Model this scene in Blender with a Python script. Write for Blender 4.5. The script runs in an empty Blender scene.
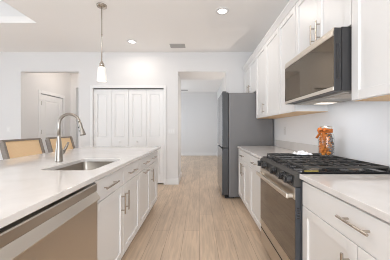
import bpy, bmesh, math, random
from mathutils import Vector, Matrix
random.seed(4)
PI = math.pi
sc = bpy.context.scene
COL = sc.collection

# ------------------------------------------------------------------ camera
CAM_H = 1.20
F_PX = 207.0                      # focal length in pixels of a 390 px wide frame
cam_data = bpy.data.cameras.new('camera')
cam_data.sensor_width = 36.0
cam_data.lens = 36.0 * F_PX / 390.0
cam_data.shift_x = -4.5 / 390.0
cam_data.shift_y = -1.0 / 390.0
cam_data.clip_start = 0.02
cam = bpy.data.objects.new('camera', cam_data)
COL.objects.link(cam)
cam.location = (0, 0, CAM_H)
cam.rotation_euler = (PI / 2, 0, 0)
sc.camera = cam

# ------------------------------------------------------------------ world, exposure
world = bpy.data.worlds.new('world')
sc.world = world
world.use_nodes = True
wn = world.node_tree.nodes
wn['Background'].inputs[0].default_value = (0.80, 0.90, 1.0, 1)
wn['Background'].inputs[1].default_value = 1.3
vs = sc.view_settings
vs.view_transform = 'Standard'
vs.look = 'None'
vs.gamma = 1
vs.use_curve_mapping = False
vs.exposure = 0.10
sc.cycles.use_denoising = True
sc.cycles.pixel_filter_type = 'BLACKMAN_HARRIS'
sc.cycles.filter_width = 1.0
sc.cycles.max_bounces = 12
sc.cycles.diffuse_bounces = 8
sc.cycles.glossy_bounces = 6
sc.cycles.transmission_bounces = 10
sc.cycles.sample_clamp_indirect = 6

# ------------------------------------------------------------------ daylight through the windows, warm ceiling lamps, added fill lights
CEIL = 2.86


def area(name, loc, rot, sx, sy, power, color):
    l = bpy.data.lights.new(name, 'AREA')
    l.shape = 'RECTANGLE'
    l.size, l.size_y = sx, sy
    l.energy = power
    l.color = color
    o = bpy.data.objects.new(name, l)
    COL.objects.link(o)
    o.location = loc
    o.rotation_euler = rot
    return o


DAY = (0.80, 0.90, 1.0)
# glazed patio door in the left wall (light comes in towards +X)
area('daylight_patio_door', (-6.15, 0.6, 1.25), (0, -PI / 2, 0), 2.3, 3.4, 70, DAY)
# window behind the photographer (light towards +Y)
area('daylight_rear_window', (-0.3, -3.45, 1.25), (PI / 2, 0, 0), 2.7, 2.3, 122, (0.87, 0.935, 1.0))
# far room and the room past the hall
area('daylight_far_room', (-2.15, 7.9, 1.4), (0, -PI / 2, 0), 1.7, 1.8, 32, (0.82, 0.91, 1.0))
area('daylight_end_room', (-3.3, 8.75, 1.5), (-PI / 2, 0, 0), 1.6, 1.6, 12, (0.75, 0.88, 1.0))
CANS = [(-1.28, 3.927), (0.32, 2.905), (-0.30, 0.2), (-1.28, 0.95), (0.32, -1.2), (-1.28, -1.2)]
WARM = (1.0, 0.92, 0.84)
for cx, cy in CANS:
    l = bpy.data.lights.new('can_light', 'AREA')
    l.shape = 'DISK'
    l.size = 0.13
    l.energy = 5.0
    l.color = WARM
    o = bpy.data.objects.new('can_light', l)
    COL.objects.link(o)
    o.location = (cx, cy, CEIL - 0.02)
l = bpy.data.lights.new('passage_fill', 'POINT')  # added light with no fixture, lifts the passage soffit and jamb
l.energy = 13.5
l.color = (1.0, 0.90, 0.80)
l.shadow_soft_size = 0.0
o = bpy.data.objects.new('passage_fill', l)
COL.objects.link(o)
o.location = (0.48, 4.85, 1.42)
l = bpy.data.lights.new('hood_fill', 'AREA')  # added light under the microwave, brightens the wall behind the range
l.shape = 'RECTANGLE'
l.size, l.size_y = 0.03, 0.2
l.energy = 1.1
l.color = (0.95, 0.97, 1.0)
o = bpy.data.objects.new('hood_fill', l)
COL.objects.link(o)
o.location = (0.96, 1.693, 1.434)
l = bpy.data.lights.new('hall_fill', 'POINT')  # added point light in the hall, unseen and without a fixture
l.energy = 9.5
l.color = (1.0, 0.89, 0.79)
l.shadow_soft_size = 0.0
o = bpy.data.objects.new('hall_fill', l)
COL.objects.link(o)
o.location = (-3.05, 5.35, 2.66)


# ------------------------------------------------------------------ materials
def mat(name, col, rough=0.5, metal=0.0, spec=0.5, emit=None, estr=0.0, bump=0.0, bscale=60, bstretch=(1, 1, 1),
        var=0.0, coat=0.0, trans=0.0, ior=1.45):
    m = bpy.data.materials.new(name)
    m.use_nodes = True
    nt = m.node_tree
    b = nt.nodes['Principled BSDF']
    b.inputs['Base Color'].default_value = (*col, 1)
    b.inputs['Roughness'].default_value = rough
    b.inputs['Metallic'].default_value = metal
    b.inputs['Specular IOR Level'].default_value = spec
    b.inputs['Coat Weight'].default_value = coat
    b.inputs['Transmission Weight'].default_value = trans
    b.inputs['IOR'].default_value = ior
    if emit:
        b.inputs['Emission Color'].default_value = (*emit, 1)
        b.inputs['Emission Strength'].default_value = estr
    if bump or var:
        tc = nt.nodes.new('ShaderNodeTexCoord')
        mp = nt.nodes.new('ShaderNodeMapping')
        mp.inputs['Scale'].default_value = bstretch
        nz = nt.nodes.new('ShaderNodeTexNoise')
        nz.inputs['Scale'].default_value = bscale
        nz.inputs['Detail'].default_value = 4
        nt.links.new(tc.outputs['Object'], mp.inputs['Vector'])
        nt.links.new(mp.outputs[0], nz.inputs['Vector'])
        if bump:
            bp = nt.nodes.new('ShaderNodeBump')
            bp.inputs['Strength'].default_value = bump
            bp.inputs['Distance'].default_value = 0.002
            nt.links.new(nz.outputs['Fac'], bp.inputs['Height'])
            nt.links.new(bp.outputs[0], b.inputs['Normal'])
        if var:
            mr = nt.nodes.new('ShaderNodeMapRange')
            mr.inputs[3].default_value = 1 - var
            mr.inputs[4].default_value = 1 + var
            mx = nt.nodes.new('ShaderNodeVectorMath')
            mx.operation = 'SCALE'
            mx.inputs[0].default_value = col
            nt.links.new(nz.outputs['Fac'], mr.inputs[0])
            nt.links.new(mr.outputs[0], mx.inputs['Scale'])
            nt.links.new(mx.outputs[0], b.inputs['Base Color'])
    return m


M = {}
M['wall'] = mat('wall_paint', (0.74, 0.735, 0.735), 0.7, bump=0.12, bscale=180)
M['lightened_wall'] = mat('lightened_wall_paint', (0.88, 0.885, 0.90), 0.45, bump=0.1, bscale=160)  # wall paint lightened, standing in for light missing under the uppers
M['ceiling'] = mat('ceiling_paint', (0.90, 0.885, 0.87), 0.9, bump=0.2, bscale=120)
M['trim'] = mat('trim_paint', (0.81, 0.81, 0.81), 0.4)
M['door'] = mat('door_paint', (0.83, 0.83, 0.83), 0.4)
M['cabinet'] = mat('cabinet_paint', (0.80, 0.795, 0.79), 0.36)
M['toe'] = mat('toe_kick_dark', (0.10, 0.09, 0.08), 0.6)
M['maple'] = mat('raw_wood_underside', (0.72, 0.50, 0.28), 0.5, var=0.12, bscale=8, bstretch=(14, 1, 1))
M['steel'] = mat('brushed_steel', (0.60, 0.55, 0.49), 0.30, 1.0, bump=0.06, bscale=40, bstretch=(30, 0.6, 30))
M['steel_bright'] = mat('bright_steel', (0.74, 0.69, 0.62), 0.30, 1.0)
M['nickel'] = mat('brushed_nickel', (0.50, 0.45, 0.395), 0.26, 1.0)
M['sink_steel'] = mat('sink_steel', (0.43, 0.39, 0.345), 0.28, 1.0)
M['faucet_nickel'] = mat('faucet_nickel', (0.37, 0.34, 0.305), 0.28, 1.0)
M['black_steel'] = mat('dark_steel', (0.085, 0.081, 0.076), 0.36, 0.5)
M['slate'] = mat('slate_enamel', (0.052, 0.056, 0.064), 0.38)
M['micro_case'] = mat('microwave_case_enamel', (0.036, 0.036, 0.038), 0.36)
M['fridge_side'] = mat('fridge_grey_enamel', (0.185, 0.182, 0.185), 0.45)
M['fridge_front'] = mat('fridge_steel', (0.30, 0.30, 0.31), 0.22, 1.0)
M['fridge_edge'] = mat('fridge_door_edge', (0.05, 0.051, 0.054), 0.38)
M['black'] = mat('black_enamel', (0.018, 0.018, 0.02), 0.12, spec=0.8)
M['black_matte'] = mat('black_plastic', (0.022, 0.022, 0.024), 0.45)
M['iron'] = mat('cast_iron', (0.045, 0.044, 0.043), 0.38, bump=0.3, bscale=300)
M['oven_glass'] = mat('dark_oven_glass', (0.05, 0.030, 0.012), 0.06, 0.0, 0.9, coat=0.6)
M['micro_glass'] = mat('dark_mirror_glass', (0.175, 0.145, 0.112), 0.05, 0.85)
M['orange'] = mat('orange_burlap', (0.46, 0.13, 0.022), 0.8, bump=0.5, bscale=160, var=0.3)
M['cloth'] = mat('white_cloth', (0.82, 0.83, 0.85), 0.85, bump=0.2, bscale=200)
M['yellow'] = mat('yellow_strip', (0.42, 0.34, 0.08), 0.5)
M['plastic'] = mat('white_plastic', (0.77, 0.765, 0.76), 0.35)
M['vent'] = mat('vent_grey_metal', (0.42, 0.41, 0.40), 0.5)
M['dark'] = mat('dark_gap', (0.04, 0.04, 0.04), 0.8)
M['can'] = mat('lamp_diffuser', (1, 1, 1), 0.4, emit=(1.0, 0.95, 0.86), estr=6.0)
M['shade'] = mat('frosted_glass_shade', (0.95, 0.93, 0.9), 0.4, emit=(1.0, 0.92, 0.80), estr=0.18)
M['wood_frame'] = mat('greyed_wood', (0.235, 0.205, 0.18), 0.55, var=0.25, bscale=14, bstretch=(1, 1, 8))
M['seat_fabric'] = mat('oat_fabric', (0.70, 0.62, 0.50), 0.9, bump=0.3, bscale=300)
M['lens'] = mat('glowing_plate', (0.9, 0.88, 0.85), 0.25, emit=(1.0, 0.93, 0.82), estr=0.8)  # pale surface with a faint glow
M['under'] = mat('grey_metal_underside', (0.36, 0.34, 0.31), 0.35, 0.6)
M['fill_grey'] = mat('dried_petals_grey', (0.20, 0.175, 0.17), 0.8)
M['fill_orange'] = mat('dried_petals_orange', (0.78, 0.28, 0.05), 0.7)
M['fill_brown'] = mat('dried_petals_brown', (0.40, 0.16, 0.05), 0.7)


def glass_mat():
    m = bpy.data.materials.new('clear_glass')
    m.use_nodes = True
    nt = m.node_tree
    nt.nodes.clear()
    out = nt.nodes.new('ShaderNodeOutputMaterial')
    mx = nt.nodes.new('ShaderNodeMixShader')
    tr = nt.nodes.new('ShaderNodeBsdfTransparent')
    tr.inputs[0].default_value = (0.97, 0.98, 0.98, 1)
    gl = nt.nodes.new('ShaderNodeBsdfGlossy')
    gl.inputs['Roughness'].default_value = 0.03
    fr = nt.nodes.new('ShaderNodeLayerWeight')
    fr.inputs[0].default_value = 0.5
    pw = nt.nodes.new('ShaderNodeMath')
    pw.operation = 'POWER'
    pw.inputs[1].default_value = 4.0
    ad = nt.nodes.new('ShaderNodeMath')
    ad.operation = 'MULTIPLY_ADD'
    ad.inputs[1].default_value = 0.45
    ad.inputs[2].default_value = 0.035
    nt.links.new(fr.outputs['Facing'], pw.inputs[0])
    nt.links.new(pw.outputs[0], ad.inputs[0])
    nt.links.new(ad.outputs[0], mx.inputs[0])
    nt.links.new(tr.outputs[0], mx.inputs[1])
    nt.links.new(gl.outputs[0], mx.inputs[2])
    nt.links.new(mx.outputs[0], out.inputs[0])
    return m


M['glass'] = glass_mat()


def quartz_mat():
    m = mat('white_quartz', (0.85, 0.815, 0.79), 0.10, coat=0.2)
    nt = m.node_tree
    b = nt.nodes['Principled BSDF']
    tc = nt.nodes.new('ShaderNodeTexCoord')
    n1 = nt.nodes.new('ShaderNodeTexNoise')
    n1.inputs['Scale'].default_value = 2.5
    n1.inputs['Detail'].default_value = 8
    n1.inputs['Distortion'].default_value = 1.2
    r = nt.nodes.new('ShaderNodeValToRGB')
    r.color_ramp.elements[0].position = 0.35
    r.color_ramp.elements[0].color = (0.715, 0.69, 0.67, 1)
    r.color_ramp.elements[1].position = 0.6
    r.color_ramp.elements[1].color = (0.775, 0.755, 0.74, 1)
    nt.links.new(tc.outputs['Object'], n1.inputs['Vector'])
    nt.links.new(n1.outputs['Fac'], r.inputs[0])
    nt.links.new(r.outputs[0], b.inputs['Base Color'])
    return m


M['quartz'] = quartz_mat()


def floor_mat():
    m = mat('oak_plank_floor', (0.5, 0.36, 0.25), 0.38)
    nt = m.node_tree
    L = nt.links.new
    b = nt.nodes['Principled BSDF']
    tc = nt.nodes.new('ShaderNodeTexCoord')
    mp = nt.nodes.new('ShaderNodeMapping')
    mp.inputs['Rotation'].default_value = (0, 0, PI / 2)
    br = nt.nodes.new('ShaderNodeTexBrick')
    br.offset = 0.37
    br.inputs['Scale'].default_value = 1.0
    br.inputs['Brick Width'].default_value = 1.22
    br.inputs['Row Height'].default_value = 0.18
    br.inputs['Mortar Size'].default_value = 0.0022
    br.inputs['Mortar Smooth'].default_value = 0.3
    br.inputs['Bias'].default_value = -0.1
    br.inputs['Color1'].default_value = (0.635, 0.495, 0.37, 1)
    br.inputs['Color2'].default_value = (0.57, 0.44, 0.33, 1)
    br.inputs['Mortar'].default_value = (0.33, 0.24, 0.165, 1)
    L(tc.outputs['Object'], mp.inputs['Vector'])
    L(mp.outputs[0], br.inputs['Vector'])
    mp2 = nt.nodes.new('ShaderNodeMapping')
    mp2.inputs['Scale'].default_value = (16, 1.1, 1)
    L(tc.outputs['Object'], mp2.inputs['Vector'])
    nz = nt.nodes.new('ShaderNodeTexNoise')
    nz.inputs['Scale'].default_value = 2.6
    nz.inputs['Detail'].default_value = 7
    nz.inputs['Distortion'].default_value = 0.8
    L(mp2.outputs[0], nz.inputs['Vector'])
    mr = nt.nodes.new('ShaderNodeMapRange')
    mr.inputs[1].default_value = 0.25
    mr.inputs[2].default_value = 0.75
    mr.inputs[3].default_value = 0.80
    mr.inputs[4].default_value = 1.16
    L(nz.outputs['Fac'], mr.inputs[0])
    # broad cathedral marks
    nz2 = nt.nodes.new('ShaderNodeTexNoise')
    nz2.inputs['Scale'].default_value = 1.3
    nz2.inputs['Detail'].default_value = 3
    mp3 = nt.nodes.new('ShaderNodeMapping')
    mp3.inputs['Scale'].default_value = (4, 1.2, 1)
    L(tc.outputs['Object'], mp3.inputs['Vector'])
    L(mp3.outputs[0], nz2.inputs['Vector'])
    mr2 = nt.nodes.new('ShaderNodeMapRange')
    mr2.inputs[1].default_value = 0.3
    mr2.inputs[2].default_value = 0.7
    mr2.inputs[3].default_value = 0.88
    mr2.inputs[4].default_value = 1.10
    L(nz2.outputs['Fac'], mr2.inputs[0])
    mu = nt.nodes.new('ShaderNodeMath')
    mu.operation = 'MULTIPLY'
    L(mr.outputs[0], mu.inputs[0])
    L(mr2.outputs[0], mu.inputs[1])
    vm = nt.nodes.new('ShaderNodeVectorMath')
    vm.operation = 'SCALE'
    L(br.outputs['Color'], vm.inputs[0])
    L(mu.outputs[0], vm.inputs['Scale'])
    L(vm.outputs[0], b.inputs['Base Color'])
    bp = nt.nodes.new('ShaderNodeBump')
    bp.inputs['Strength'].default_value = 0.15
    bp.inputs['Distance'].default_value = 0.002
    bp.invert = True
    L(br.outputs['Fac'], bp.inputs['Height'])
    L(bp.outputs[0], b.inputs['Normal'])
    return m


M['floor'] = floor_mat()


def cane_mat():
    m = mat('woven_cane', (0.84, 0.66, 0.42), 0.45)
    nt = m.node_tree
    L = nt.links.new
    b = nt.nodes['Principled BSDF']
    tc = nt.nodes.new('ShaderNodeTexCoord')
    ck = nt.nodes.new('ShaderNodeTexChecker')
    ck.inputs['Scale'].default_value = 120
    ck.inputs['Color1'].default_value = (0.92, 0.76, 0.54, 1)
    ck.inputs['Color2'].default_value = (0.84, 0.66, 0.44, 1)
    L(tc.outputs['Object'], ck.inputs['Vector'])
    L(ck.outputs['Color'], b.inputs['Base Color'])
    out = nt.nodes['Material Output']
    tl = nt.nodes.new('ShaderNodeBsdfTranslucent')
    tl.inputs[0].default_value = (0.92, 0.74, 0.50, 1)
    mx = nt.nodes.new('ShaderNodeMixShader')
    mx.inputs[0].default_value = 0.4
    L(b.outputs[0], mx.inputs[1])
    L(tl.outputs[0], mx.inputs[2])
    L(mx.outputs[0], out.inputs[0])
    return m


M['cane'] = cane_mat()


# ------------------------------------------------------------------ mesh helpers
def box(bm, x0, x1, y0, y1, z0, z1, bev=0.0, seg=2):
    x0, x1 = sorted((x0, x1))
    y0, y1 = sorted((y0, y1))
    z0, z1 = sorted((z0, z1))
    r = bmesh.ops.create_cube(bm, size=1.0)
    vs_ = r['verts']
    for v in vs_:
        v.co = Vector((x0 + (v.co.x + .5) * (x1 - x0), y0 + (v.co.y + .5) * (y1 - y0), z0 + (v.co.z + .5) * (z1 - z0)))
    if bev:
        bev = min(bev, 0.45 * min(x1 - x0, y1 - y0, z1 - z0))
        es = list({e for v in vs_ for e in v.link_edges})
        bmesh.ops.bevel(bm, geom=es, offset=bev, segments=seg, profile=0.5, affect='EDGES')


def prism(bm, pts, axis, a0, a1):
    """extrude a closed outline; axis 'y': pts are (x,z); 'x': (y,z); 'z': (x,y)"""
    def P(p, a):
        if axis == 'y': return (p[0], a, p[1])
        if axis == 'x': return (a, p[0], p[1])
        return (p[0], p[1], a)
    A = [bm.verts.new(P(p, a0)) for p in pts]
    B = [bm.verts.new(P(p, a1)) for p in pts]
    n = len(pts)
    f = [bm.faces.new(A), bm.faces.new(list(reversed(B)))]
    for i in range(n):
        j = (i + 1) % n
        f.append(bm.faces.new((A[j], A[i], B[i], B[j])))
    bmesh.ops.recalc_face_normals(bm, faces=f)


def tube(bm, pts, r, n=10, caps=True):
    """round tube along a polyline; r a number or a list"""
    pts = [Vector(p) for p in pts]
    rs = r if isinstance(r, (list, tuple)) else [r] * len(pts)
    rings = []
    up = None
    for i, p in enumerate(pts):
        a = pts[max(i - 1, 0)]
        b = pts[min(i + 1, len(pts) - 1)]
        d = (b - a).normalized()
        if up is None:
            up = Vector((0, 0, 1)) if abs(d.z) < 0.9 else Vector((0, 1, 0))
        s = d.cross(up).normalized()
        t = s.cross(d).normalized()
        up = t
        rings.append([bm.verts.new(p + (s * math.cos(2 * PI * k / n) + t * math.sin(2 * PI * k / n)) * rs[i]) for k in range(n)])
    fs = []
    for i in range(len(rings) - 1):
        for k in range(n):
            fs.append(bm.faces.new((rings[i][k], rings[i][(k + 1) % n], rings[i + 1][(k + 1) % n], rings[i + 1][k])))
    if caps:
        fs.append(bm.faces.new(list(reversed(rings[0]))))
        fs.append(bm.faces.new(rings[-1]))
    bmesh.ops.recalc_face_normals(bm, faces=fs)


def lathe(bm, prof, c, n=24, axis='z'):
    """revolve (r, h) pairs about an axis through c; closed where r = 0"""
    rings = []
    for r, h in prof:
        ring = []
        if r < 1e-6:
            ring = [None]
        for k in range(n if r >= 1e-6 else 1):
            a = 2 * PI * k / n
            u, v = r * math.cos(a), r * math.sin(a)
            if axis == 'z': q = (c[0] + u, c[1] + v, c[2] + h)
            elif axis == 'x': q = (c[0] + h, c[1] + u, c[2] + v)
            else: q = (c[0] + u, c[1] + h, c[2] + v)
            vv = bm.verts.new(q)
            if r < 1e-6: ring = [vv]
            else: ring.append(vv)
        rings.append(ring)
    fs = []
    for A, B in zip(rings, rings[1:]):
        for k in range(n):
            k2 = (k + 1) % n
            if len(A) == 1 and len(B) == 1: continue
            if len(A) == 1: fs.append(bm.faces.new((A[0], B[k], B[k2])))
            elif len(B) == 1: fs.append(bm.faces.new((A[k], A[k2], B[0])))
            else: fs.append(bm.faces.new((A[k], A[k2], B[k2], B[k])))
    bmesh.ops.recalc_face_normals(bm, faces=fs)


def BM():
    return bmesh.new()


def obj(name, bm, m, parent=None, smooth=False):
    off = Vector((0, 0, 0))
    p = parent
    while p is not None:
        off += Vector(p.location)
        p = p.parent
    if off.length:
        for v in bm.verts: v.co -= off
    me = bpy.data.meshes.new(name)
    bm.to_mesh(me)
    bm.free()
    if smooth:
        for p in me.polygons: p.use_smooth = True
    me.materials.append(m)
    o = bpy.data.objects.new(name, me)
    COL.objects.link(o)
    if parent is not None: o.parent = parent
    return o


def smooth_angle(o, deg=35):
    for p in o.data.polygons: p.use_smooth = True
    bm = bmesh.new()
    bm.from_mesh(o.data)
    for e in bm.edges:
        if len(e.link_faces) == 2 and e.calc_face_angle(0) > math.radians(deg): e.smooth = False
    bm.to_mesh(o.data)
    bm.free()
    return o


def thing(name, label, cat, loc, group=None):
    o = bpy.data.objects.new(name, None)
    o.empty_display_size = 0.05
    COL.objects.link(o)
    o.location = loc
    o['label'] = label
    o['category'] = cat
    if group: o['group'] = group
    return o


def tag(o, label, cat, group=None):
    o['label'] = label
    o['category'] = cat
    if group: o['group'] = group
    return o


def struct(name, boxes, m, parent=None, bev=0.0):
    bm = BM()
    for b in boxes: box(bm, *b, bev=bev)
    o = obj(name, bm, m, parent)
    if parent is None: o['kind'] = 'structure'
    return o


# ================================================================== THE SETTING
WX = 1.29            # right wall
BY = 4.476           # back wall face
P2 = 5.21            # far end of the passage
struct('floor', [(-6.3, 1.45, -3.6, 9.6, -0.1, 0.0)], M['floor'])
# ceiling with a raised tray over the dining area
TX0, TX1, TY0, TY1, TZ = -5.8, -2.545, -1.5, 3.236, 3.36
struct('ceiling', [(TX1, 1.45, -3.6, 9.6, CEIL, CEIL + .1), (-6.3, TX1, TY1, 9.6, CEIL, CEIL + .1),
                   (-6.3, TX1, -3.6, TY0, CEIL, CEIL + .1), (-6.3, TX0, TY0, TY1, CEIL, CEIL + .1)], M['ceiling'])
struct('ceiling_tray', [(TX0 - .05, TX1 + .05, TY0 - .05, TY1 + .05, TZ, TZ + .05),
                        (TX0 - .05, TX0, TY0, TY1, CEIL + .1, TZ), (TX1, TX1 + .05, TY0, TY1, CEIL + .1, TZ),
                        (TX0, TX1, TY0 - .05, TY0, CEIL + .1, TZ), (TX0, TX1, TY1, TY1 + .05, CEIL + .1, TZ)], M['trim'])
struct('wall_right', [(WX, WX + .12, -3.6, P2 + .1, 0, CEIL)], M['lightened_wall'])
# left wall with the patio door opening, rear wall with the window opening
struct('wall_left', [(-6.3, -6.2, -3.6, -1.1, 0, CEIL), (-6.3, -6.2, 2.3, 9.6, 0, CEIL), (-6.3, -6.2, -1.1, 2.3, 2.4, CEIL)], M['wall'])
struct('wall_rear', [(-6.2, -1.7, -3.6, -3.5, 0, CEIL), (1.0, WX, -3.6, -3.5, 0, CEIL),
                     (-1.7, 1.0, -3.6, -3.5, 2.45, CEIL)], M['wall'])
# back wall: hall opening, closet opening, passage
HX0, HX1, HZ = -3.864, -2.616, 2.443
CX0, CX1, CZ = -2.305, -0.775, 2.085
PX0, PX1, PZ = -0.465, 0.573, 2.443
W2 = BY + .12
struct('wall_back', [(-6.2, HX0, BY, W2, 0, CEIL), (HX0, HX1, BY, W2, HZ, CEIL), (HX1, CX0, BY, W2, 0, CEIL),
                     (CX0, CX1, BY, W2, CZ, CEIL), (CX1, PX0, BY, W2, 0, CEIL), (PX0, PX1, BY, W2, PZ, CEIL),
                     (PX1, WX, BY, W2, 0, CEIL)], M['wall'])
struct('wall_passage_left', [(PX0 - .12, PX0, W2, P2, 0, CEIL)], M['wall'])
struct('wall_passage_right', [(PX1, PX1 + .12, W2, P2, 0, CEIL)], M['wall'])
struct('ceiling_passage', [(PX0, PX1, W2, P2, PZ, CEIL)], M['wall'])
struct('wall_closet_rear', [(-2.5, PX0 - .12, P2 - .1, P2, 0, CEIL), (PX1 + .12, WX, P2 - .1, P2, 0, CEIL)], M['wall'])
struct('wall_closet_left', [(-2.5, -2.38, W2, P2 - .1, 0, CEIL)], M['wall'])
# room beyond the passage
FY = 9.37
struct('wall_far', [(-2.2, 0.9, FY, FY + .1, 0, CEIL)], M['wall'])
struct('wall_far_right', [(0.79, 0.9, P2, FY, 0, CEIL)], M['wall'])
struct('wall_far_left', [(-2.32, -2.2, P2, 6.95, 0, CEIL), (-2.32, -2.2, 8.85, FY + .1, 0, CEIL),
                         (-2.32, -2.2, 6.95, 8.85, 0, 0.4), (-2.32, -2.2, 6.95, 8.85, 2.4, CEIL)], M['wall'])
struct('baseboard_far', [(-2.2, 0.79, FY - .015, FY, 0, 0.13)], M['trim'])
struct('baseboard_far_right', [(0.775, 0.79, P2, FY - .015, 0, 0.13)], M['trim'])
# hall behind the left opening
HY = 6.2
struct('wall_hall_left', [(HX0 - .12, HX0, W2, 5.03, 0, CEIL), (HX0 - .12, HX0, 5.86, HY, 0, CEIL), (HX0 - .12, HX0, 5.03, 5.86, 2.07, CEIL)], M['wall'])
struct('wall_hall_end', [(HX0 - .12, -3.70, HY, HY + .1, 0, CEIL), (-3.70, -2.75, HY, HY + .1, 2.44, CEIL), (-2.75, -2.32, HY, HY + .1, 0, CEIL)], M['wall'])
struct('wall_hall_right', [(-2.62, -2.5, W2, HY, 0, CEIL)], M['wall'])
struct('wall_end_room', [(-4.4, -4.3, HY + .1, 8.9, 0, CEIL), (-4.3, -2.32, 8.8, 8.9, 0, CEIL)], M['wall'])

# baseboards of the back wall
BBT = .015
struct('baseboard_back', [(-6.2, HX0, BY - BBT, BY, 0, .13), (HX1, CX0 - .056, BY - BBT, BY, 0, .13),
                          (CX1 + .058, PX0 + BBT, BY - BBT, BY, 0, .13), (PX1, WX, BY - BBT, BY, 0, .13)], M['trim'], bev=.003)
struct('baseboard_passage', [(PX0, PX0 + BBT, BY, P2, 0, .13)], M['trim'], bev=.003)
struct('baseboard_right', [(WX - .012, WX, -3.5, 0.38, 0, .13)], M['trim'])
# patio door and rear window frames
struct('window_1', [(-6.28, -6.22, -1.1, -1.03, 0, 2.4), (-6.28, -6.22, 2.23, 2.3, 0, 2.4), (-6.28, -6.22, .56, .64, 0, 2.4),
                    (-6.28, -6.22, -1.03, 2.23, 2.33, 2.4), (-6.28, -6.22, -1.03, 2.23, 0, .07)], M['trim'])
struct('window_2', [(-1.7, -1.63, -3.58, -3.52, 0, 2.45), (.93, 1.0, -3.58, -3.52, 0, 2.45), (-.39, -.31, -3.58, -3.52, 0, 2.45),
                    (-1.63, .93, -3.58, -3.52, 2.38, 2.45), (-1.63, .93, -3.58, -3.52, 0, .07)], M['trim'])

# closet casing, track and four bifold leaves
cas = .056
struct('trim_1', [(CX0 - cas, CX0, BY - .018, BY, 0, CZ + cas), (CX1, CX1 + cas, BY - .018, BY, 0, CZ + cas),
                  (CX0, CX1, BY - .018, BY, CZ, CZ + cas)], M['trim'], bev=.004)
struct('trim_2', [(CX0 + .005, CX1 - .005, BY + .03, BY + .07, CZ - .012, CZ - .001)], M['dark'])


def panel_leaf(name, x0, x1, z0, z1, yf, t, panels, m):
    """a moulded door leaf facing -Y: slab with sunken mould and raised field in each panel"""
    bm = BM()
    xs = [x0] + sorted({p[0] for p in panels} | {p[1] for p in panels}) + [x1]
    zs = [z0] + sorted({p[2] for p in panels} | {p[3] for p in panels}) + [z1]
    box(bm, x0, x1, yf + .018, yf + t, z0, z1)
    for i in range(len(xs) - 1):
        for j in range(len(zs) - 1):
            a, b, c, d = xs[i], xs[i + 1], zs[j], zs[j + 1]
            inside = any(p[0] - 1e-6 <= a and b <= p[1] + 1e-6 and p[2] - 1e-6 <= c and d <= p[3] + 1e-6 for p in panels)
            if not inside: box(bm, a, b, yf, yf + .0185, c, d)
    for p in panels:
        a, b, c, d = p
        k, q = .014, .032
        o_ = [(a + k, c + k), (b - k, c + k), (b - k, d - k), (a + k, d - k)]
        i_ = [(a + q, c + q), (b - q, c + q), (b - q, d - q), (a + q, d - q)]
        O = [bm.verts.new((u, yf + .0179, v)) for u, v in o_]
        I = [bm.verts.new((u, yf + .005, v)) for u, v in i_]
        bm.faces.new(I)
        for n_ in range(4): bm.faces.new((O[n_], O[(n_ + 1) % 4], I[(n_ + 1) % 4], I[n_]))
    bmesh.ops.recalc_face_normals(bm, faces=bm.faces[:])
    o = obj(name, bm, m)
    o['kind'] = 'structure'
    return o


lw = (CX1 - CX0 - .012) / 4
for k in range(4):
    a = CX0 + .004 + k * (lw + .0013)
    b = a + lw - .005
    ins = .075
    z0, z1 = .022, CZ - .022
    lf = panel_leaf('door_%d' % (k + 1), a, b, z0, z1, BY + .032, .034,
                    [(a + ins, b - ins, .20, .83), (a + ins, b - ins, 1.02, z1 - .10)], M['door'])
    if k in (1, 2):
        bm = BM()
        lathe(bm, [(0, -.034), (.014, -.033), (.018, -.025), (.013, -.014), (.008, -.006), (.009, 0)], ((a + b) / 2, BY + .032, .925), 16, 'y')
        obj('door_knob', bm, M['plastic'], lf, True)

# hall door on the left wall of the hall (faces +X), with hinges and casing
hx = HX0
bm = BM()
dy0, dy1, dz1 = 5.05, 5.84, 2.05
box(bm, hx - .04, hx - .014, dy0, dy1, .01, dz1)
pn = [(dy0 + .13, dy1 - .13, .22, .86), (dy0 + .13, dy1 - .13, 1.02, dz1 - .14)]
ys = [dy0, dy0 + .13, dy1 - .13, dy1]
zz = [.01, .22, .86, 1.02, dz1 - .14, dz1]
for i in range(3):
    for j in range(5):
        if i == 1 and j in (1, 3): continue
        box(bm, hx - .0141, hx - .002, ys[i], ys[i + 1], zz[j], zz[j + 1])
for (a, b, c, d) in pn:
    O = [bm.verts.new((hx - .0139, u, v)) for u, v in ((a + .012, c + .012), (b - .012, c + .012), (b - .012, d - .012), (a + .012, d - .012))]
    I = [bm.verts.new((hx - .004, u, v)) for u, v in ((a + .05, c + .05), (b - .05, c + .05), (b - .05, d - .05), (a + .05, d - .05))]
    bm.faces.new(I)
    for n_ in range(4): bm.faces.new((O[n_], O[(n_ + 1) % 4], I[(n_ + 1) % 4], I[n_]))
bmesh.ops.recalc_face_normals(bm, faces=bm.faces[:])
hd = obj('door_5', bm, M['door'])
hd['kind'] = 'structure'
for z in (.25, 1.13, 1.83):
    bm = BM()
    tube(bm, [(hx + .004, dy0 - .004, z - .05), (hx + .004, dy0 - .004, z + .05)], .009, 8)
    box(bm, hx - .002, hx + .002, dy0 - .012, dy0 + .014, z - .045, z + .045)
    obj('hinge', bm, M['nickel'], hd)
struct('trim_3', [(hx, hx + .018, dy0 - .085, dy0 - .016, 0, dz1 + .10), (hx, hx + .018, dy1 + .016, dy1 + .085, 0, dz1 + .10),
                  (hx, hx + .018, dy0 - .016, dy1 + .016, dz1 + .02, dz1 + .10)], M['trim'], bev=.004)
struct('baseboard_hall', [(hx, hx + .014, W2, dy0 - .085, 0, .13), (hx, hx + .014, dy1 + .085, HY, 0, .13)], M['trim'])

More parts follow.
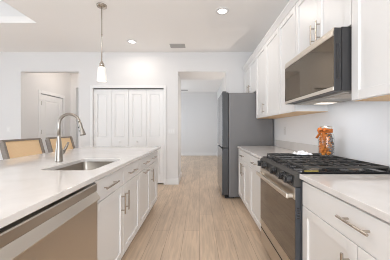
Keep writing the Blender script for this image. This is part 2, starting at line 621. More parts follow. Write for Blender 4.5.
# ================================================================== CEILING FITTINGS
for i, (cx, cy) in enumerate(CANS[:2]):
    t = thing('recessed_light', ['round recessed ceiling light above the sink island, near the closet doors',
                                 'round recessed ceiling light over the aisle, the nearer and larger one'][i], 'ceiling light',
              (cx, cy, CEIL), 'recessed ceiling lights')
    bm = BM()
    lathe(bm, [(.060, -.001), (.095, -.001), (.095, -.006), (.088, -.010), (.062, -.012), (.060, -.001)], (cx, cy, CEIL), 32)
    obj('trim_ring', bm, M['plastic'], t, True)
    bm = BM()
    lathe(bm, [(0, -.006), (.0595, -.006), (.0595, -.002), (0, -.002)], (cx, cy, CEIL), 32)
    obj('diffuser', bm, M['can'], t)


def vent(name, label, x0, x1, y0, y1, nsl):
    t = thing(name, label, 'air vent', ((x0 + x1) / 2, (y0 + y1) / 2, CEIL))
    f = .018
    bm = BM()
    z0, z1 = CEIL - .010, CEIL - .001
    box(bm, x0, x1, y0, y0 + f, z0, z1)
    box(bm, x0, x1, y1 - f, y1, z0, z1)
    box(bm, x0, x0 + f, y0 + f, y1 - f, z0, z1)
    box(bm, x1 - f, x1, y0 + f, y1 - f, z0, z1)
    obj('frame', bm, M['vent'], t)
    bm = BM()
    box(bm, x0 + f, x1 - f, y0 + f, y1 - f, CEIL - .003, CEIL - .001)
    obj('backing', bm, M['dark'], t)
    for k in range(nsl):
        y = y0 + f + (k + .5) * (y1 - y0 - 2 * f) / nsl
        bm = BM()
        prism(bm, [(y - .008, CEIL - .004), (y - .006, CEIL - .003), (y + .008, CEIL - .010), (y + .006, CEIL - .011)], 'x', x0 + f, x1 - f)
        obj('slat', bm, M['vent'], t)
    return t


vent('ceiling_vent', 'grey slatted ceiling air vent above the closet and passage wall', -.585, -.285, 4.03, 4.22, 8)
vent('ceiling_vent', 'small slatted ceiling vent in the room beyond the passage', -.79, -.50, 8.75, 8.95, 6)

# pendant lamp
px, py = -1.312, 2.78
t = thing('pendant_lamp', 'brushed nickel pendant lamp with frosted white glass shade above the island', 'pendant lamp', (px, py, CEIL))
bm = BM()
lathe(bm, [(0, -.034), (.012, -.034), (.03, -.030), (.062, -.020), (.066, -.001), (0, -.001)], (px, py, CEIL), 32)
obj('canopy', bm, M['nickel'], t, True)
bm = BM()
tube(bm, [(px, py, CEIL - .03), (px, py, 2.10)], .006, 10)
tube(bm, [(px, py, 2.45), (px, py, 2.47)], .009, 10)
obj('rod', bm, M['nickel'], t, True)
bm = BM()
lathe(bm, [(0, .075), (.012, .075), (.018, .06), (.03, .04), (.034, 0), (0, 0)], (px, py, 2.035), 24)
obj('socket_cap', bm, M['nickel'], t, True)
bm = BM()
lathe(bm, [(.030, .0), (.044, -.012), (.050, -.03), (.060, -.185), (.0615, -.195), (.058, -.195), (.056, -.185), (.046, -.03), (.040, -.015), (.028, -.004), (.030, 0)],
      (px, py, 2.035), 32)
obj('glass_shade', bm, M['shade'], t, True)
bm = BM()
lathe(bm, [(0, 0), (.014, -.005), (.016, -.03), (.028, -.07), (.026, -.10), (0, -.115)], (px, py, 2.03), 20)
obj('bulb', bm, M['can'], t, True)


# wall plates
def plate(name, label, cat, cx, cz, w, h, face, gangs, kind):
    """face ('y', y) looks towards -Y; ('x', x) looks towards -X (cx is then y)"""
    ax, at = face
    def B(bm, u0, u1, d0, d1, v0, v1, bev=0):
        if ax == 'y': box(bm, u0, u1, at - d1, at - d0, v0, v1, bev)
        else: box(bm, at - d1, at - d0, u0, u1, v0, v1, bev)
    t = thing(name, label, cat, (cx, at, cz) if ax == 'y' else (at, cx, cz))
    bm = BM()
    B(bm, cx - w / 2, cx + w / 2, .0005, .006, cz - h / 2, cz + h / 2, .0015)
    obj('plate', bm, M['plastic'], t)
    for g in range(gangs):
        gx = cx + (g - (gangs - 1) / 2) * .046
        if kind == 'switch':
            bm = BM()
            B(bm, gx - .016, gx + .016, .006, .009, cz - .033, cz + .033, .001)
            obj('rocker', bm, M['trim'], t)
        else:
            for s in (-1, 1):
                bm = BM()
                B(bm, gx - .0165, gx + .0165, .006, .0085, cz + s * .021 - .0145, cz + s * .021 + .0145, .001)
                r = obj('socket', bm, M['trim'], t)
                bm = BM()
                for q in (-.006, .006): B(bm, gx + q - .001, gx + q + .001, .0085, .0088, cz + s * .021 - .004, cz + s * .021 + .005)
                obj('slot', bm, M['dark'], r)


plate('light_switch', 'white light switch plate on wall between closet and passage', 'light switch', -.605, 1.155, .165, .118, ('y', BY), 3, 'switch')
plate('light_switch', 'white light switch plate on wall left of the hall opening', 'light switch', -4.13, 1.19, .075, .118, ('y', BY), 1, 'switch')
plate('wall_outlet', 'white outlet plate on the wall above the counter beside the refrigerator', 'outlet', 3.12, 1.175, .075, .118, ('x', WX), 1, 'outlet')


# ================================================================== CABINETS
def shaker(bm, xf, s, y0, y1, z0, z1, st=.057, t=.019):
    """shaker front; outer face at x = xf looking along s"""
    xb = xf - s * t
    xr = xf - s * .0115
    e = .0015
    box(bm, xb, xf, y0, y0 + st, z0, z1, e, 1)
    box(bm, xb, xf, y1 - st, y1, z0, z1, e, 1)
    box(bm, xb, xf, y0 + st, y1 - st, z0, z0 + st, e, 1)
    box(bm, xb, xf, y0 + st, y1 - st, z1 - st, z1, e, 1)
    box(bm, xb, xr, y0 + st - .004, y1 - st + .004, z0 + st - .004, z1 - st + .004)


def pull(parent, xf, s, y, z, length, vertical):
    bm = BM()
    off = s * .032
    h = length / 2
    c = Vector((xf + off, y, z))
    d = Vector((0, 0, 1)) if vertical else Vector((0, 1, 0))
    tube(bm, [c - d * h, c + d * h], .0062, 10)
    for q in (-1, 1):
        p = c + d * q * (h - .028)
        tube(bm, [Vector((xf - s * .001, p.y, p.z)), p], .0050, 8)
    return smooth_angle(obj('handle', bm, M['nickel'], parent))


GAP = .0022


def cabinet(name, label, xf, s, depth, y0, y1, z0, z1, fronts, toe=0.0, group='kitchen cabinets', under=None, hollow=False):
    """xf: plane of door faces. fronts: list of (kind, y0, y1, z0, z1, handle) with kind 'drawer'/'door';
       handle ('h'|'v', y, z, length) or None"""
    xw = xf - s * (.0195 + depth)
    t = thing(name, label, 'cabinet', ((xf + xw) / 2, (y0 + y1) / 2, z0), group)
    bm = BM()
    xc = xf - s * .0195
    e = .0006
    if hollow:
        a, b = sorted((xw, xc))
        box(bm, a, b, y0 + e, y0 + .018, z0 + toe, z1)
        box(bm, a, b, y1 - .018, y1 - e, z0 + toe, z1)
        box(bm, a, a + .012, y0 + .018, y1 - .018, z0 + toe, z1)
        box(bm, b - .018, b, y0 + .018, y1 - .018, z0 + toe, z1)
        box(bm, a + .012, b - .018, y0 + .018, y1 - .018, z0 + toe, z0 + toe + .018)
    else:
        box(bm, xw, xc, y0 + e, y1 - e, z0 + toe, z1)
    obj('body', bm, M['cabinet'], t)
    if toe:
        bm = BM()
        box(bm, xw, xc - s * .065, y0 + e, y1 - e, z0 + .001, z0 + toe)
        obj('toe_kick', bm, M['cabinet'], t)
    if under:
        bm = BM()
        box(bm, xw + s * .0, xc, y0 + .002, y1 - .002, z0 - .003, z0 - .0002)
        obj('underside', bm, M['maple'], t)
    for kind, a, b, c, d, hd in fronts:
        bm = BM()
        if kind == 'drawer':
            box(bm, xf - s * .019, xf, a + GAP, b - GAP, c + GAP, d - GAP, .002, 2)
        else:
            shaker(bm, xf, s, a + GAP, b - GAP, c + GAP, d - GAP)
        f = obj(kind, bm, M['cabinet'], t)
        if hd: pull(f, xf, s, hd[1], hd[2], hd[3], hd[0] == 'v')
    return t


# ---- island (faces +X)
IX = -.655
zt, zd, zb = .872, .720, .110
IZ = .884
sy = [1.300, 1.783, 2.27, 2.75, 3.20]
BG = 'island base cabinets'
cabinet('sink_cabinet', 'white sink base cabinet with two drawers over two tall doors, next to the dishwasher', IX, 1, .60, 1.300, 2.27, 0, IZ, [
    ('drawer', sy[0], sy[1], zd, zt, ('h', 1.50, .797, .21)), ('drawer', sy[1], sy[2], zd, zt, ('h', 1.985, .797, .21)),
    ('door', sy[0], sy[1], zb, zd, ('v', 1.738, .575, .17)), ('door', sy[1], sy[2], zb, zd, ('v', 1.828, .575, .17))], .105, BG, hollow=True)
cabinet('pullout_cabinet', 'white island cabinet whose door has a horizontal pull, beyond the sink cabinet', IX, 1, .60, 2.27, 2.75, 0, IZ, [
    ('drawer', sy[2], sy[3], zd, zt, ('h', 2.49, .797, .21)), ('door', sy[2], sy[3], zb, zd, ('h', 2.49, .690, .21))], .105, BG)
cabinet('base_cabinet', 'white one-door island cabinet at the far end with upright door pull', IX, 1, .60, 2.75, 3.33, 0, IZ, [
    ('drawer', sy[3], sy[4], zd, zt, ('h', 2.93, .797, .21)), ('door', sy[3], sy[4], zb, zd, ('v', 2.80, .575, .17))], .105, BG)
bm = BM()
box(bm, -1.43, -1.2770, .30, 3.33, .001, IZ)
tag(obj('island_back_panel', bm, M['cabinet']), 'white back panel of the island facing the counter chairs', 'panel')

# countertop with the sink cut out
CT0, CT1 = .885, .915
KX0, KX1, KY0, KY1 = -1.116, -.745, 1.43, 2.0


def slab_with_hole(bm, X0, X1, Y0, Y1, Z0, Z1, hole, r=.035):
    hx0, hx1, hy0, hy1 = hole
    inner = []
    for (cx, cy, a0) in ((hx1 - r, hy1 - r, 0), (hx0 + r, hy1 - r, 90), (hx0 + r, hy0 + r, 180), (hx1 - r, hy0 + r, 270)):
        for k in range(6):
            a = math.radians(a0 + 90 * k / 5)
            inner.append((cx + r * math.cos(a), cy + r * math.sin(a)))
    outer = [(X1, Y1), (X0, Y1), (X0, Y0), (X1, Y0)]
    for z, flip in ((Z1, False), (Z0, True)):
        iv = [bm.verts.new((x, y, z)) for x, y in inner]
        ov = [bm.verts.new((x, y, z)) for x, y in outer]
        fs = []
        for c in range(4):
            seq = iv[c * 6:(c + 1) * 6]
            for k in range(5): fs.append((ov[c], seq[k + 1], seq[k]))
            nx = iv[((c + 1) * 6) % 24]
            fs.append((ov[c], ov[(c + 1) % 4], nx, seq[-1]))
        for f in fs: bm.faces.new(f)
        if not flip: it, ot = iv, ov
        else: ib, ob = iv, ov
    for k in range(24): bm.faces.new((it[k], it[(k + 1) % 24], ib[(k + 1) % 24], ib[k]))
    for k in range(4): bm.faces.new((ot[k], ot[(k + 1) % 4], ob[(k + 1) % 4], ob[k]))
    bmesh.ops.recalc_face_normals(bm, faces=bm.faces[:])
    return inner


bm = BM()
inner = slab_with_hole(bm, -1.83, -.627, .25, 3.37, CT0, CT1, (KX0, KX1, KY0, KY1))
ic = obj('island_countertop', bm, M['quartz'])
bv = ic.modifiers.new('edge', 'BEVEL')
bv.width = .003
bv.segments = 2
bv.limit_method = 'ANGLE'
tag(ic, 'long white quartz countertop of the island with the sink cut into it', 'countertop')

# undermount sink
t = thing('kitchen_sink', 'stainless steel undermount sink in the island countertop', 'sink', ((KX0 + KX1) / 2, (KY0 + KY1) / 2, .68))
bm = BM()
cxs, cys = (KX0 + KX1) / 2, (KY0 + KY1) / 2
rings = []
for z, k, q in ((.8825, 1.0, .018), (.8825, 1.0, .004), (.70, .97, .0), (.685, .93, 0), (.680, .86, 0)):
    ring = []
    for x, y in inner:
        dx, dy = x - cxs, y - cys
        gx = (abs(dx) + q) * math.copysign(1, dx)
        gy = (abs(dy) + q) * math.copysign(1, dy)
        ring.append(bm.verts.new((cxs + gx * k, cys + gy * k, z)))
    rings.append(ring)
for A, B in zip(rings, rings[1:]):
    for k in range(24): bm.faces.new((A[k], A[(k + 1) % 24], B[(k + 1) % 24], B[k]))
bm.faces.new(rings[-1])
bmesh.ops.recalc_face_normals(bm, faces=bm.faces[:])
so = smooth_angle(obj('basin', bm, M['sink_steel'], t), 50)
sol = so.modifiers.new('wall', 'SOLIDIFY')
sol.thickness = .0015
sol.offset = 1
bm = BM()
lathe(bm, [(0, .002), (.026, .002), (.030, .006), (.043, .006), (.045, .001), (0, .001)], (cxs, cys + .05, .680), 24)
obj('drain', bm, M['steel_bright'], t, True)

# faucet
fx, fy = -1.232, 1.815
t = thing('kitchen_faucet', 'tall brushed nickel pull-down faucet arching over the sink', 'faucet', (fx, fy, CT1))
bm = BM()
lathe(bm, [(0, .0005), (.031, .0005), (.031, .006), (.030, .012), (.0295, .05), (.0265, .10), (.019, .17), (.0135, .22), (.0125, .235), (0, .235)], (fx, fy, CT1), 24)
obj('body', bm, M['faucet_nickel'], t, True)
bm = BM()
R = .091
zc = CT1 + .325
pts = [(fx, fy, CT1 + .23), (fx, fy, zc - .03)]
for k in range(0, 17):
    a = PI - k * (PI * 0.93) / 16
    pts.append((fx + R + R * math.cos(a), fy, zc + R * math.sin(a)))
lx, ly, lz = pts[-1]
tube(bm, pts, .0125, 14)
obj('spout', bm, M['faucet_nickel'], t, True)
d = Vector((.27, 0, -1)).normalized()
p0 = Vector(pts[-1])
bm = BM()
q = [p0 - d * .004, p0 + d * .012, p0 + d * .02, p0 + d * .06, p0 + d * .105, p0 + d * .118, p0 + d * .120]
tube(bm, q, [.0135, .0150, .0155, .0165, .0235, .0235, .019], 18)
hd_ = obj('spray_head', bm, M['faucet_nickel'], t, True)
bm = BM()
side = Vector((1, 0, .27)).normalized()
for dd, rr in ((.045, .006), (.075, .007)):
    c = p0 + d * dd
    tube(bm, [c - side * .012 + Vector((0, -.008, 0)), c - side * .016 + Vector((0, -.013, 0))], rr, 10)
obj('spray_button', bm, M['black_matte'], hd_, True)
bm = BM()
tube(bm, [(fx, fy + .02, CT1 + .075), (fx + .004, fy + .055, CT1 + .075)], [.017, .016], 14)
tube(bm, [(fx + .006, fy + .048, CT1 + .075), (fx + .018, fy + .062, CT1 + .11), (fx + .034, fy + .078, CT1 + .165)], [.013, .012, .009], 12)
obj('lever', bm, M['faucet_nickel'], t, True)

# dishwasher
t = thing('dishwasher', 'stainless steel dishwasher under the near end of the island countertop', 'dishwasher', (-.95, .95, 0))
dy0, dy1 = .600, 1.2955
bm = BM()
box(bm, -1.255, -.70, dy0 + .003, dy1 - .003, .10, .868)
box(bm, -1.255, -.73, dy0 + .003, dy1 - .003, .002, .0995)
obj('tub', bm, M['dark'], t)
bm = BM()
prism(bm, [(-.699, .813), (-.644, .813), (-.640, .817), (-.640, .856), (-.644, .861), (-.699, .861)], 'y', dy0 + .004, dy1 - .004)
obj('control_strip', bm, M['steel'], t)
bm = BM()
prism(bm, [(-.699, .105), (-.640, .105), (-.637, .108), (-.637, .760), (-.650, .768), (-.699, .768)], 'y', dy0 + .004, dy1 - .004)
dw = obj('door', bm, M['steel'], t)
bm = BM()
prism(bm, [(-.651, .7685), (-.634, .7605), (-.620, .764), (-.617, .771), (-.640, .807), (-.644, .8125), (-.651, .8125)], 'y', dy0 + .006, dy1 - .006)
obj('handle', bm, M['steel'], dw)
bm = BM()
box(bm, -.725, -.715, dy0 + .006, dy1 - .006, .004, .0995)
obj('toe_panel', bm, M['toe'], t)

# ---- right run (faces -X)
RX = .650
BG2 = 'base cabinets along the right wall'
cabinet('base_cabinet', 'white two-door base cabinet with one drawer right beside the refrigerator', RX, -1, .612, 2.69, 3.455, 0, IZ, [
    ('drawer', 2.69, 3.455, zd, zt, ('h', 3.09, .797, .17)),
    ('door', 3.08, 3.455, zb, zd, ('v', 3.135, .60, .17)), ('door', 2.69, 3.08, zb, zd, ('v', 3.025, .60, .17))], .105, BG2)
cabinet('base_cabinet', 'narrow white base cabinet tucked against the far side of the range', RX, -1, .612, 2.075, 2.69, 0, IZ, [
    ('drawer', 2.075, 2.69, zd, zt, ('h', 2.42, .797, .17)), ('door', 2.075, 2.69, zb, zd, None)], .105, BG2)
cabinet('base_cabinet', 'white base cabinet with wide drawer at the near side of the range', RX, -1, .612, .395, 1.310, 0, IZ, [
    ('drawer', .395, 1.310, zd, zt, ('h', .849, .808, .17)),
    ('door', .853, 1.310, zb, zd, ('v', .90, .575, .17)), ('door', .395, .853, zb, zd, ('v', .806, .575, .17))], .105, BG2)
bm = BM()
box(bm, .633, 1.2895, 2.072, 3.460, CT0, CT1, .003)
t = tag(obj('countertop', bm, M['quartz']), 'white quartz countertop between the refrigerator and the range', 'countertop')
bm = BM()
box(bm, 1.27, 1.2893, 2.072, 3.460, CT1 + .0003, CT1 + .105, .002)
obj('backsplash', bm, M['quartz'], t)
bm = BM()
box(bm, .633, 1.2895, .35, 1.3135, CT0, CT1, .003)
t = tag(obj('countertop', bm, M['quartz']), 'white quartz countertop on the near side of the range', 'countertop')
bm = BM()
box(bm, 1.27, 1.2893, .35, 1.3135, CT1 + .0003, CT1 + .105, .002)
obj('backsplash', bm, M['quartz'], t)

# ---- upper cabinets
UX = .960
UB, UT = 1.378, 2.450
UG = 'upper cabinets along the right wall'
ud = WX - UX - .021
cabinet('wall_cabinet', 'white two-door upper cabinet mounted above the refrigerator', UX, -1, ud, 3.517, 4.45, 1.85, UT, [
    ('door', 3.517, 3.985, 1.85, UT, ('v', 3.925, 1.955, .16)), ('door', 3.985, 4.45, 1.85, UT, ('v', 4.045, 1.955, .16))], 0, UG)
cabinet('wall_cabinet', 'tall white upper cabinet with two doors above the counter, next to the refrigerator', UX, -1, ud, 2.52, 3.515, UB, UT, [
    ('door', 3.017, 3.515, UB, UT, ('v', 3.07, 1.51, .16)), ('door', 2.52, 3.017, UB, UT, None)], 0, UG, True)
cabinet('wall_cabinet', 'tall narrow white upper cabinet just beyond the microwave', UX, -1, ud, 2.075, 2.518, UB, UT, [
    ('door', 2.075, 2.518, UB, UT, None)], 0, UG, True)
cabinet('wall_cabinet', 'white two-door upper cabinet directly above the microwave', UX, -1, ud, 1.312, 2.073, 1.86, UT, [
    ('door', 1.692, 2.073, 1.86, UT, ('v', 1.732, 1.985, .16)), ('door', 1.312, 1.692, 1.86, UT, ('v', 1.652, 1.985, .16))], 0, UG)
cabinet('wall_cabinet', 'tall white upper cabinet on the near side of the microwave', UX, -1, ud, .395, 1.310, UB, UT, [
    ('door', .853, 1.310, UB, UT, None), ('door', .395, .853, UB, UT, None)], 0, UG, True)
bm = BM()
prism(bm, [(UX + .018, UT + .0005), (UX - .004, UT + .0005), (UX - .010, UT + .012), (UX - .032, UT + .040), (UX - .040, UT + .046), (UX - .040, UT + .060), (UX + .018, UT + .060)],
      'y', .395, 4.45)
tag(obj('crown_molding', bm, M['cabinet']), 'white crown moulding running along the top of the upper cabinets', 'molding')

# ================================================================== REFRIGERATOR
t = thing('refrigerator', 'tall grey bottom-freezer refrigerator at the end of the right counter', 'refrigerator', (.9, 4.0, 0))
fy0, fy1 = 3.553, 4.440
bm = BM()
box(bm, .503, 1.27, fy0, fy1, .035, 1.822, .004)
obj('body', bm, M['fridge_side'], t)


def fridge_door(name, y0, y1, z0, z1):
    bm = BM()
    box(bm, .390, .497, y0, y1, z0, z1, .006)
    dr = obj(name, bm, M['fridge_edge'], t)
    bm = BM()
    box(bm, .386, .3899, y0 + .004, y1 - .004, z0 + .004, z1 - .004)
    obj('steel_skin', bm, M['fridge_front'], dr)
    return dr


ym = (fy0 + fy1) / 2
fridge_door('door', fy0, ym - .002, .885, 1.830)
fridge_door('door', ym + .002, fy1, .885, 1.830)
fridge_door('freezer_drawer', fy0, fy1, .06, .862)
bm = BM()
box(bm, .42, .497, fy0 + .01, fy1 - .01, .8625, .8845)
obj('handle_recess', bm, M['black_matte'], t)
for y in (fy0 + .05, fy1 - .05):
    bm = BM()
    box(bm, .395, .465, y - .035, y + .035, 1.8305, 1.850, .004)
    obj('hinge_cover', bm, M['fridge_edge'], t)
bm = BM()
box(bm, .44, .60, fy0 + .01, fy1 - .01, .012, .0345)
obj('base_grille', bm, M['black_matte'], t)
for y in (fy0 + .06, fy1 - .06):
    for x, h in ((.52, .0118), (1.18, .0348)):
        bm = BM()
        tube(bm, [(x, y, .0005), (x, y, h)], .022, 12)
        obj('foot', bm, M['black_matte'], t)

# ================================================================== RANGE
ry0, ry1 = 1.318, 2.068
rm = (ry0 + ry1) / 2
t = thing('gas_range', 'stainless steel slide-in gas range with black cast-iron grates between the counters', 'range', (.95, rm, 0))
bm = BM()
box(bm, .647, 1.285, ry0, ry1, .05, .9045)
for y in (ry0 + .05, ry1 - .05):
    for x in (.70, 1.22): tube(bm, [(x, y, .0005), (x, y, .051)], .018, 10)
obj('body', bm, M['slate'], t)
bm = BM()
prism(bm, [(.602, .832), (.598, .838), (.606, .902), (.632, .921), (.646, .921), (.646, .832)], 'y', ry0, ry1)
cp = obj('control_panel', bm, M['black_steel'], t)
for k, y in enumerate((1.365, 1.465, 1.640, 1.860, 1.985)):
    bm = BM()
    lathe(bm, [(0, .0), (.030, .0), (.030, -.006), (.028, -.008), (.0275, -.012), (0, -.012)], (.601, y, .872), 24, 'x')
    kb = obj('knob', bm, M['black'], t, False)
    bm = BM()
    lathe(bm, [(.0, -.0125), (.0275, -.0125), (.0265, -.034), (.024, -.037), (0, -.037)], (.601, y, .872), 20, 'x')
    box(bm, .5570, .566, y - .0065, y + .0065, .872 - .024, .872 + .024, .002)
    obj('knob_grip', bm, M['black'], kb)
bm = BM()
box(bm, .612, .6465, ry0 + .002, ry1 - .002, .262, .826, .003)
od = obj('oven_door', bm, M['slate'], t)
bm = BM()
box(bm, .6085, .6119, ry0 + .004, ry1 - .004, .322, .745)
obj('glass', bm, M['oven_glass'], od)
bm = BM()
box(bm, .6080, .6119, ry0 + .004, ry1 - .004, .747, .824)
obj('steel_band', bm, M['steel'], od)
bm = BM()
box(bm, .6080, .6119, ry0 + .004, ry1 - .004, .264, .320)
obj('steel_band', bm, M['steel'], od)
hb = BM()
box(hb, .560, .578, ry0 + .018, ry1 - .018, .750, .784, .006)
hn = obj('handle', hb, M['steel_bright'], od)
for y in (ry0 + .035, ry1 - .035):
    bm = BM()
    box(bm, .5775, .6079, y - .014, y + .014, .755, .779, .003)
    obj('handle_bracket', bm, M['steel_bright'], od)
bm = BM()
for k in range(5): box(bm, .622, .640, ry0 + .0012, ry0 + .0019, .690 - k * .016, .696 - k * .016)
obj('vent_slots', bm, M['black'], od)
bm = BM()
box(bm, .612, .6465, ry0 + .002, ry1 - .002, .088, .256, .004)
ad = obj('storage_drawer', bm, M['steel'], t)
bm = BM()
box(bm, .6105, .6119, ry0 + .01, ry1 - .01, .224, .236)
obj('drawer_groove', bm, M['dark'], ad)
bm = BM()
box(bm, .655, .6465, ry0 + .01, ry1 - .01, .052, .0875)
obj('toe_panel', bm, M['black_matte'], t)
bm = BM()
box(bm, .633, 1.286, ry0, ry1, .9215, .928, .002)
ck = obj('cooktop', bm, M['black'], t)
bm = BM()
box(bm, 1.235, 1.286, ry0, ry1, .9282, .940, .003)
obj('rear_trim', bm, M['black_steel'], t)
BZ = .9283
for bx, by, br_ in ((.80, 1.47, .045), (1.09, 1.47, .038), (.80, 1.915, .052), (1.09, 1.915, .036), (.945, rm, .05)):
    bm = BM()
    lathe(bm, [(0, 0), (br_ + .02, 0), (br_ + .018, .004), (br_, .007), (br_ - .003, .014), (0, .014)], (bx, by, BZ), 24)
    bn = obj('burner', bm, M['steel'], t, False)
    bm = BM()
    lathe(bm, [(0, .0142), (br_ - .008, .0142), (br_ - .006, .018), (br_ - .012, .0215), (0, .022)], (bx, by, BZ), 24)
    obj('burner_cap', bm, M['iron'], bn)
GX0, GX1 = .668, 1.222
gz0, gz1 = .945, .960


def grate(y0, y1, nf):
    bm = BM()
    w = .010
    for y in (y0, y1 - w): box(bm, GX0, GX1, y, y + w, gz0, gz1, .003, 1)
    for x in (GX0, GX1 - w): box(bm, x, x + w, y0 + w, y1 - w, gz0, gz1, .003, 1)
    xm = (GX0 + GX1) / 2
    box(bm, xm - w / 2, xm + w / 2, y0 + w, y1 - w, gz0, gz1, .003, 1)
    ym = (y0 + y1) / 2
    box(bm, GX0 + w, GX1 - w, ym - w / 2, ym + w / 2, gz0 + .001, gz1 + .001, .003, 1)
    for k in range(nf):
        x = GX0 + (k + 1) * (GX1 - GX0) / (nf + 1)
        if abs(x - xm) < .02: continue
        box(bm, x - .005, x + .005, y0 + w, ym - w - .014, gz0 + .002, gz1 + .001, .002, 1)
        box(bm, x - .005, x + .005, ym + w + .014, y1 - w, gz0 + .002, gz1 + .001, .002, 1)
    for x in (GX0 + .006, GX1 - .006):
        for y in (y0 + .006, y1 - .006): box(bm, x - .006, x + .006, y - .006, y + .006, BZ + .0002, gz0 + .001)
    return obj('grate', bm, M['iron'], t)


g3 = (ry1 - ry0 - .03) / 3
for k in range(3): grate(ry0 + .012 + k * (g3 + .003), ry0 + .012 + k * (g3 + .003) + g3, 4)
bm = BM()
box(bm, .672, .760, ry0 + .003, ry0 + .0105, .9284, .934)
obj('yellow_strip', bm, M['yellow'], t)['label'] = 'small yellow strip at cooktop edge'  # thin yellow strip along the near edge of the cooktop

# ================================================================== MICROWAVE
mz0, mz1 = 1.445, 1.852
mx0 = .853
t = thing('microwave', 'black and stainless over-the-range microwave with mirrored dark glass door', 'microwave', (1.05, rm, mz0))
my0, my1 = ry0, ry1
bm = BM()
box(bm, .905, 1.286, my0, my1, mz0, mz1)
obj('case', bm, M['micro_case'], t)
bm = BM()
box(bm, mx0 + .004, .9035, my0, my1, mz0, mz1 - .004, .003)
md = obj('door', bm, M['micro_case'], t)
bm = BM()
box(bm, mx0, mx0 + .0039, my0 + .002, my1 - .003, mz0 + .028, mz1 - .058)
obj('glass', bm, M['micro_glass'], md)
bm = BM()
prism(bm, [(mx0 + .0039, mz1 - .056), (mx0 - .003, mz1 - .056), (mx0 - .001, mz1 - .028), (mx0 + .02, mz1 - .0035), (mx0 + .0039, mz1 - .0035)], 'y', my0 + .001, my1 - .002)
obj('top_band', bm, M['steel_bright'], md)
bm = BM()
box(bm, mx0 - .002, mx0 + .0039, my0 + .001, my1 - .002, mz0 + .001, mz0 + .026, .002)
obj('bottom_band', bm, M['steel_bright'], md)
bm = BM()
box(bm, mx0 + .018, mx0 + .036, my0 - .0012, my0 - .0001, mz0 + .075, mz1 - .105)
obj('grip_recess', bm, M['black'], md)
bm = BM()
box(bm, .93, 1.27, my0 + .02, my1 - .02, mz0 - .006, mz0 - .0003)
un = obj('underside', bm, M['under'], t)
for y in (my0 + .17, my1 - .17):
    bm = BM()
    box(bm, .985, 1.23, y - .12, y + .12, mz0 - .0085, mz0 - .0062)
    for k in range(9): box(bm, .995 + k * .025, 1.005 + k * .025, y - .11, y + .11, mz0 - .0100, mz0 - .0086)
    obj('grease_filter', bm, M['steel'], un)
bm = BM()
box(bm, 1.08, 1.22, 1.84, 1.96, mz0 - .0125, mz0 - .0102, .001)
obj('glowing_plate', bm, M['lens'], un)  # small faintly glowing plate on the microwave underside

# ================================================================== JAR, CLOTH
jx, jy, jz = 1.125, 1.84, .9635
t = thing('glass_jar', 'lidded glass jar of orange and brown potpourri with burlap bow, on the range', 'jar', (jx, jy, jz))
bm = BM()
lathe(bm, [(0, 0), (.050, 0), (.060, .006), (.064, .02), (.064, .165), (.060, .185), (.047, .205), (.043, .212), (.043, .245),
           (.041, .245), (.041, .212), (.045, .203), (.058, .183), (.062, .165), (.062, .022), (.058, .010), (.05, .006), (0, .006)], (jx, jy, jz), 32)
obj('jar_glass', bm, M['glass'], t, True)
bm = BM()
lathe(bm, [(0, .262), (.043, .262), (.047, .259), (.048, .238), (.0455, .236), (.0455, .247), (0, .247)], (jx, jy, jz), 32)
obj('lid', bm, M['steel_bright'], t, True)


def petals(n, seed, side):
    rnd = random.Random(seed)
    bm = BM()
    for k in range(n):
        for _ in range(30):
            a, rr = rnd.uniform(0, 2 * PI), math.sqrt(rnd.uniform(.25, 1)) * .050
            x, y = rr * math.cos(a), rr * math.sin(a)
            if side(x): break
        z = rnd.uniform(.016, .192)
        if z > .155: x, y = x * .8, y * .8
        c = Vector((jx + x, jy + y, jz + z))
        mt = Matrix.Translation(c) @ Matrix.Rotation(rnd.uniform(0, 2 * PI), 4, 'X') @ Matrix.Rotation(rnd.uniform(0, 2 * PI), 4, 'Z')
        s = rnd.uniform(.010, .0155)
        r = bmesh.ops.create_icosphere(bm, subdivisions=1, radius=s, matrix=mt @ Matrix.Diagonal((1, .8, .35, 1)))
    return bm


for nm, bmx in (('orange_petals', petals(260, 3, lambda x: x < .012)), ('brown_petals', petals(110, 5, lambda x: True)), ('grey_petals', petals(330, 9, lambda x: x > -.002))):
    o = obj(nm, bmx, M[{'orange_petals': 'fill_orange', 'brown_petals': 'fill_brown', 'grey_petals': 'fill_grey'}[nm]], t)
    o['kind'] = 'stuff'
bm = BM()
lathe(bm, [(.0445, .203), (.051, .205), (.051, .236), (.0445, .2355), (.0445, .203)], (jx, jy, jz), 32)
rb = obj('ribbon', bm, M['orange'], t, True)
bm = BM()


def strip(bm, pts, wv, th=.002):
    wv = Vector(wv)
    A = [Vector(p) for p in pts]
    rows = []
    for i, p in enumerate(A):
        d_ = (A[min(i + 1, len(A) - 1)] - A[max(i - 1, 0)]).normalized()
        n_ = d_.cross(wv).normalized() * th
        rows.append([bm.verts.new(p + wv + n_), bm.verts.new(p - wv + n_), bm.verts.new(p - wv - n_), bm.verts.new(p + wv - n_)])
    fs = []
    for R0, R1 in zip(rows, rows[1:]):
        for k in range(4): fs.append(bm.faces.new((R0[k], R0[(k + 1) % 4], R1[(k + 1) % 4], R1[k])))
    fs += [bm.faces.new(rows[0]), bm.faces.new(list(reversed(rows[-1])))]
    bmesh.ops.recalc_face_normals(bm, faces=fs)


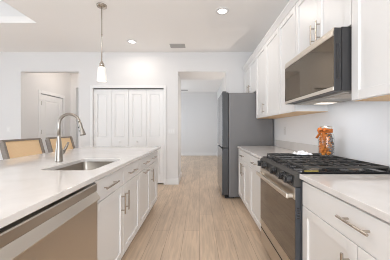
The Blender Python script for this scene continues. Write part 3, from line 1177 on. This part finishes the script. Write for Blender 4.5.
bx, by, bz = jx - .047, jy - .032, jz + .222
strip(bm, [(bx, by, bz), (bx - .02, by - .012, bz + .018), (bx - .045, by - .014, bz + .014), (bx - .05, by - .01, bz - .008), (bx - .028, by - .006, bz - .014), (bx, by, bz)], (0, .009, .010))
strip(bm, [(bx, by, bz), (bx + .015, by - .014, bz + .016), (bx + .038, by - .018, bz + .010), (bx + .036, by - .012, bz - .012), (bx + .016, by - .006, bz - .010), (bx, by, bz)], (0, .009, .010))
strip(bm, [(bx, by, bz), (bx - .026, by - .008, bz - .018), (bx - .044, by - .006, bz - .042), (bx - .058, by - .002, bz - .066)], (.010, .004, -.004))
strip(bm, [(bx, by, bz), (bx - .002, by - .010, bz - .025), (bx + .004, by - .013, bz - .055), (bx + .001, by - .014, bz - .078)], (.011, -.002, 0))
obj('bow', bm, M['orange'], rb)

# crumpled white cloth on the grate
bm = BM()
nx, ny = 26, 14
rows = []
for i in range(nx + 1):
    row = []
    for j in range(ny + 1):
        u, v = i / nx, j / ny
        x = .878 + u * .145 + .006 * math.sin(9 * v)
        y = 1.86 + v * .11 + .010 * math.sin(7 * u + 1)
        e = min(u, 1 - u, v, 1 - v)
        h = .004 + min(1, e * 7) * (.016 + .011 * math.sin(13 * u + 2.2 * v) + .006 * math.sin(9 * v + 5 * u) + .004 * math.sin(23 * u - 9 * v))
        row.append(bm.verts.new((x, y, .9625 + max(h, .003))))
    rows.append(row)
for i in range(nx):
    for j in range(ny): bm.faces.new((rows[i][j], rows[i + 1][j], rows[i + 1][j + 1], rows[i][j + 1]))
o = obj('dish_cloth', bm, M['cloth'], None, True)
sol = o.modifiers.new('thickness', 'SOLIDIFY')
sol.thickness = .0025
sol.offset = 1
tag(o, 'crumpled white cloth lying on the far grate of the range', 'cloth')


# ================================================================== COUNTER CHAIRS
def counter_chair(label, yc):
    xb = -2.19                      # centre of the back at mid height
    t = thing('counter_chair', label, 'chair', (-1.93, yc, 0), 'counter chairs at the island')
    hw = .27

    def bar(name, p, q, a, b, m, axis_hint, parent=t):
        """rectangular bar from p to q; a across Y, b along the other side"""
        p, q = Vector(p), Vector(q)
        d_ = (q - p).normalized()
        h = Vector(axis_hint)
        s_ = (h - d_ * h.dot(d_)).normalized()
        n_ = d_.cross(s_)
        bm = BM()
        vs_ = []
        for c in (p, q):
            for (u, v) in ((1, 1), (-1, 1), (-1, -1), (1, -1)): vs_.append(bm.verts.new(c + s_ * a / 2 * u + n_ * b / 2 * v))
        fs = [bm.faces.new(vs_[:4]), bm.faces.new(list(reversed(vs_[4:])))]
        for k in range(4): fs.append(bm.faces.new((vs_[k], vs_[4 + k], vs_[4 + (k + 1) % 4], vs_[(k + 1) % 4])))
        bmesh.ops.recalc_face_normals(bm, faces=fs)
        bmesh.ops.bevel(bm, geom=bm.edges[:], offset=.004, segments=2, profile=.5, affect='EDGES')
        return obj(name, bm, m, parent)
    zt_, zb_ = 1.065, .74
    xt, xbm = -2.225, -2.13
    for s in (-1, 1):
        y = yc + s * hw
        bar('back_post', (xbm + .03, y, .60), (xt, y, zt_ - .012), .030, .055, M['wood_frame'], (0, 1, 0))
    bar('top_rail', (xt, yc - hw - .014, zt_), (xt, yc + hw + .014, zt_), .022, .034, M['wood_frame'], (0, 0, 1))
    bar('lower_rail', (xbm + .006, yc - hw + .016, .70), (xbm + .006, yc + hw - .016, .70), .035, .03, M['wood_frame'], (0, 0, 1))
    bm = BM()
    prism(bm, [(xbm - .001, .717), (xbm + .005, .717), (xt + .004, zt_ - .0115), (xt - .002, zt_ - .0115)], 'y', yc - hw + .016, yc + hw - .016)
    obj('cane_panel', bm, M['cane'], t)
    bm = BM()
    box(bm, -2.105, -1.70, yc - .235, yc + .235, .600, .675, .022, 3)
    obj('seat', bm, M['seat_fabric'], t)
    bm = BM()
    box(bm, -2.09, -1.71, yc - .225, yc + .225, .555, .5995)
    obj('seat_frame', bm, M['wood_frame'], t)
    for s in (-1, 1):
        y = yc + s * .215
        bar('leg', (-1.725, y, .5545), (-1.72, y + s * .01, .001), .034, .034, M['wood_frame'], (0, 1, 0))
        bar('leg', (-2.075, y, .5545), (-2.10, y + s * .01, .001), .034, .034, M['wood_frame'], (0, 1, 0))
    bar('footrest', (-1.722, yc - .20, .22), (-1.722, yc + .20, .22), .03, .022, M['wood_frame'], (0, 0, 1))
    return t


counter_chair('wooden counter chair with woven cane back, the nearer and more visible of the two', 2.60)
counter_chair('wooden counter chair with woven cane back, partly hidden behind the faucet', 3.295)
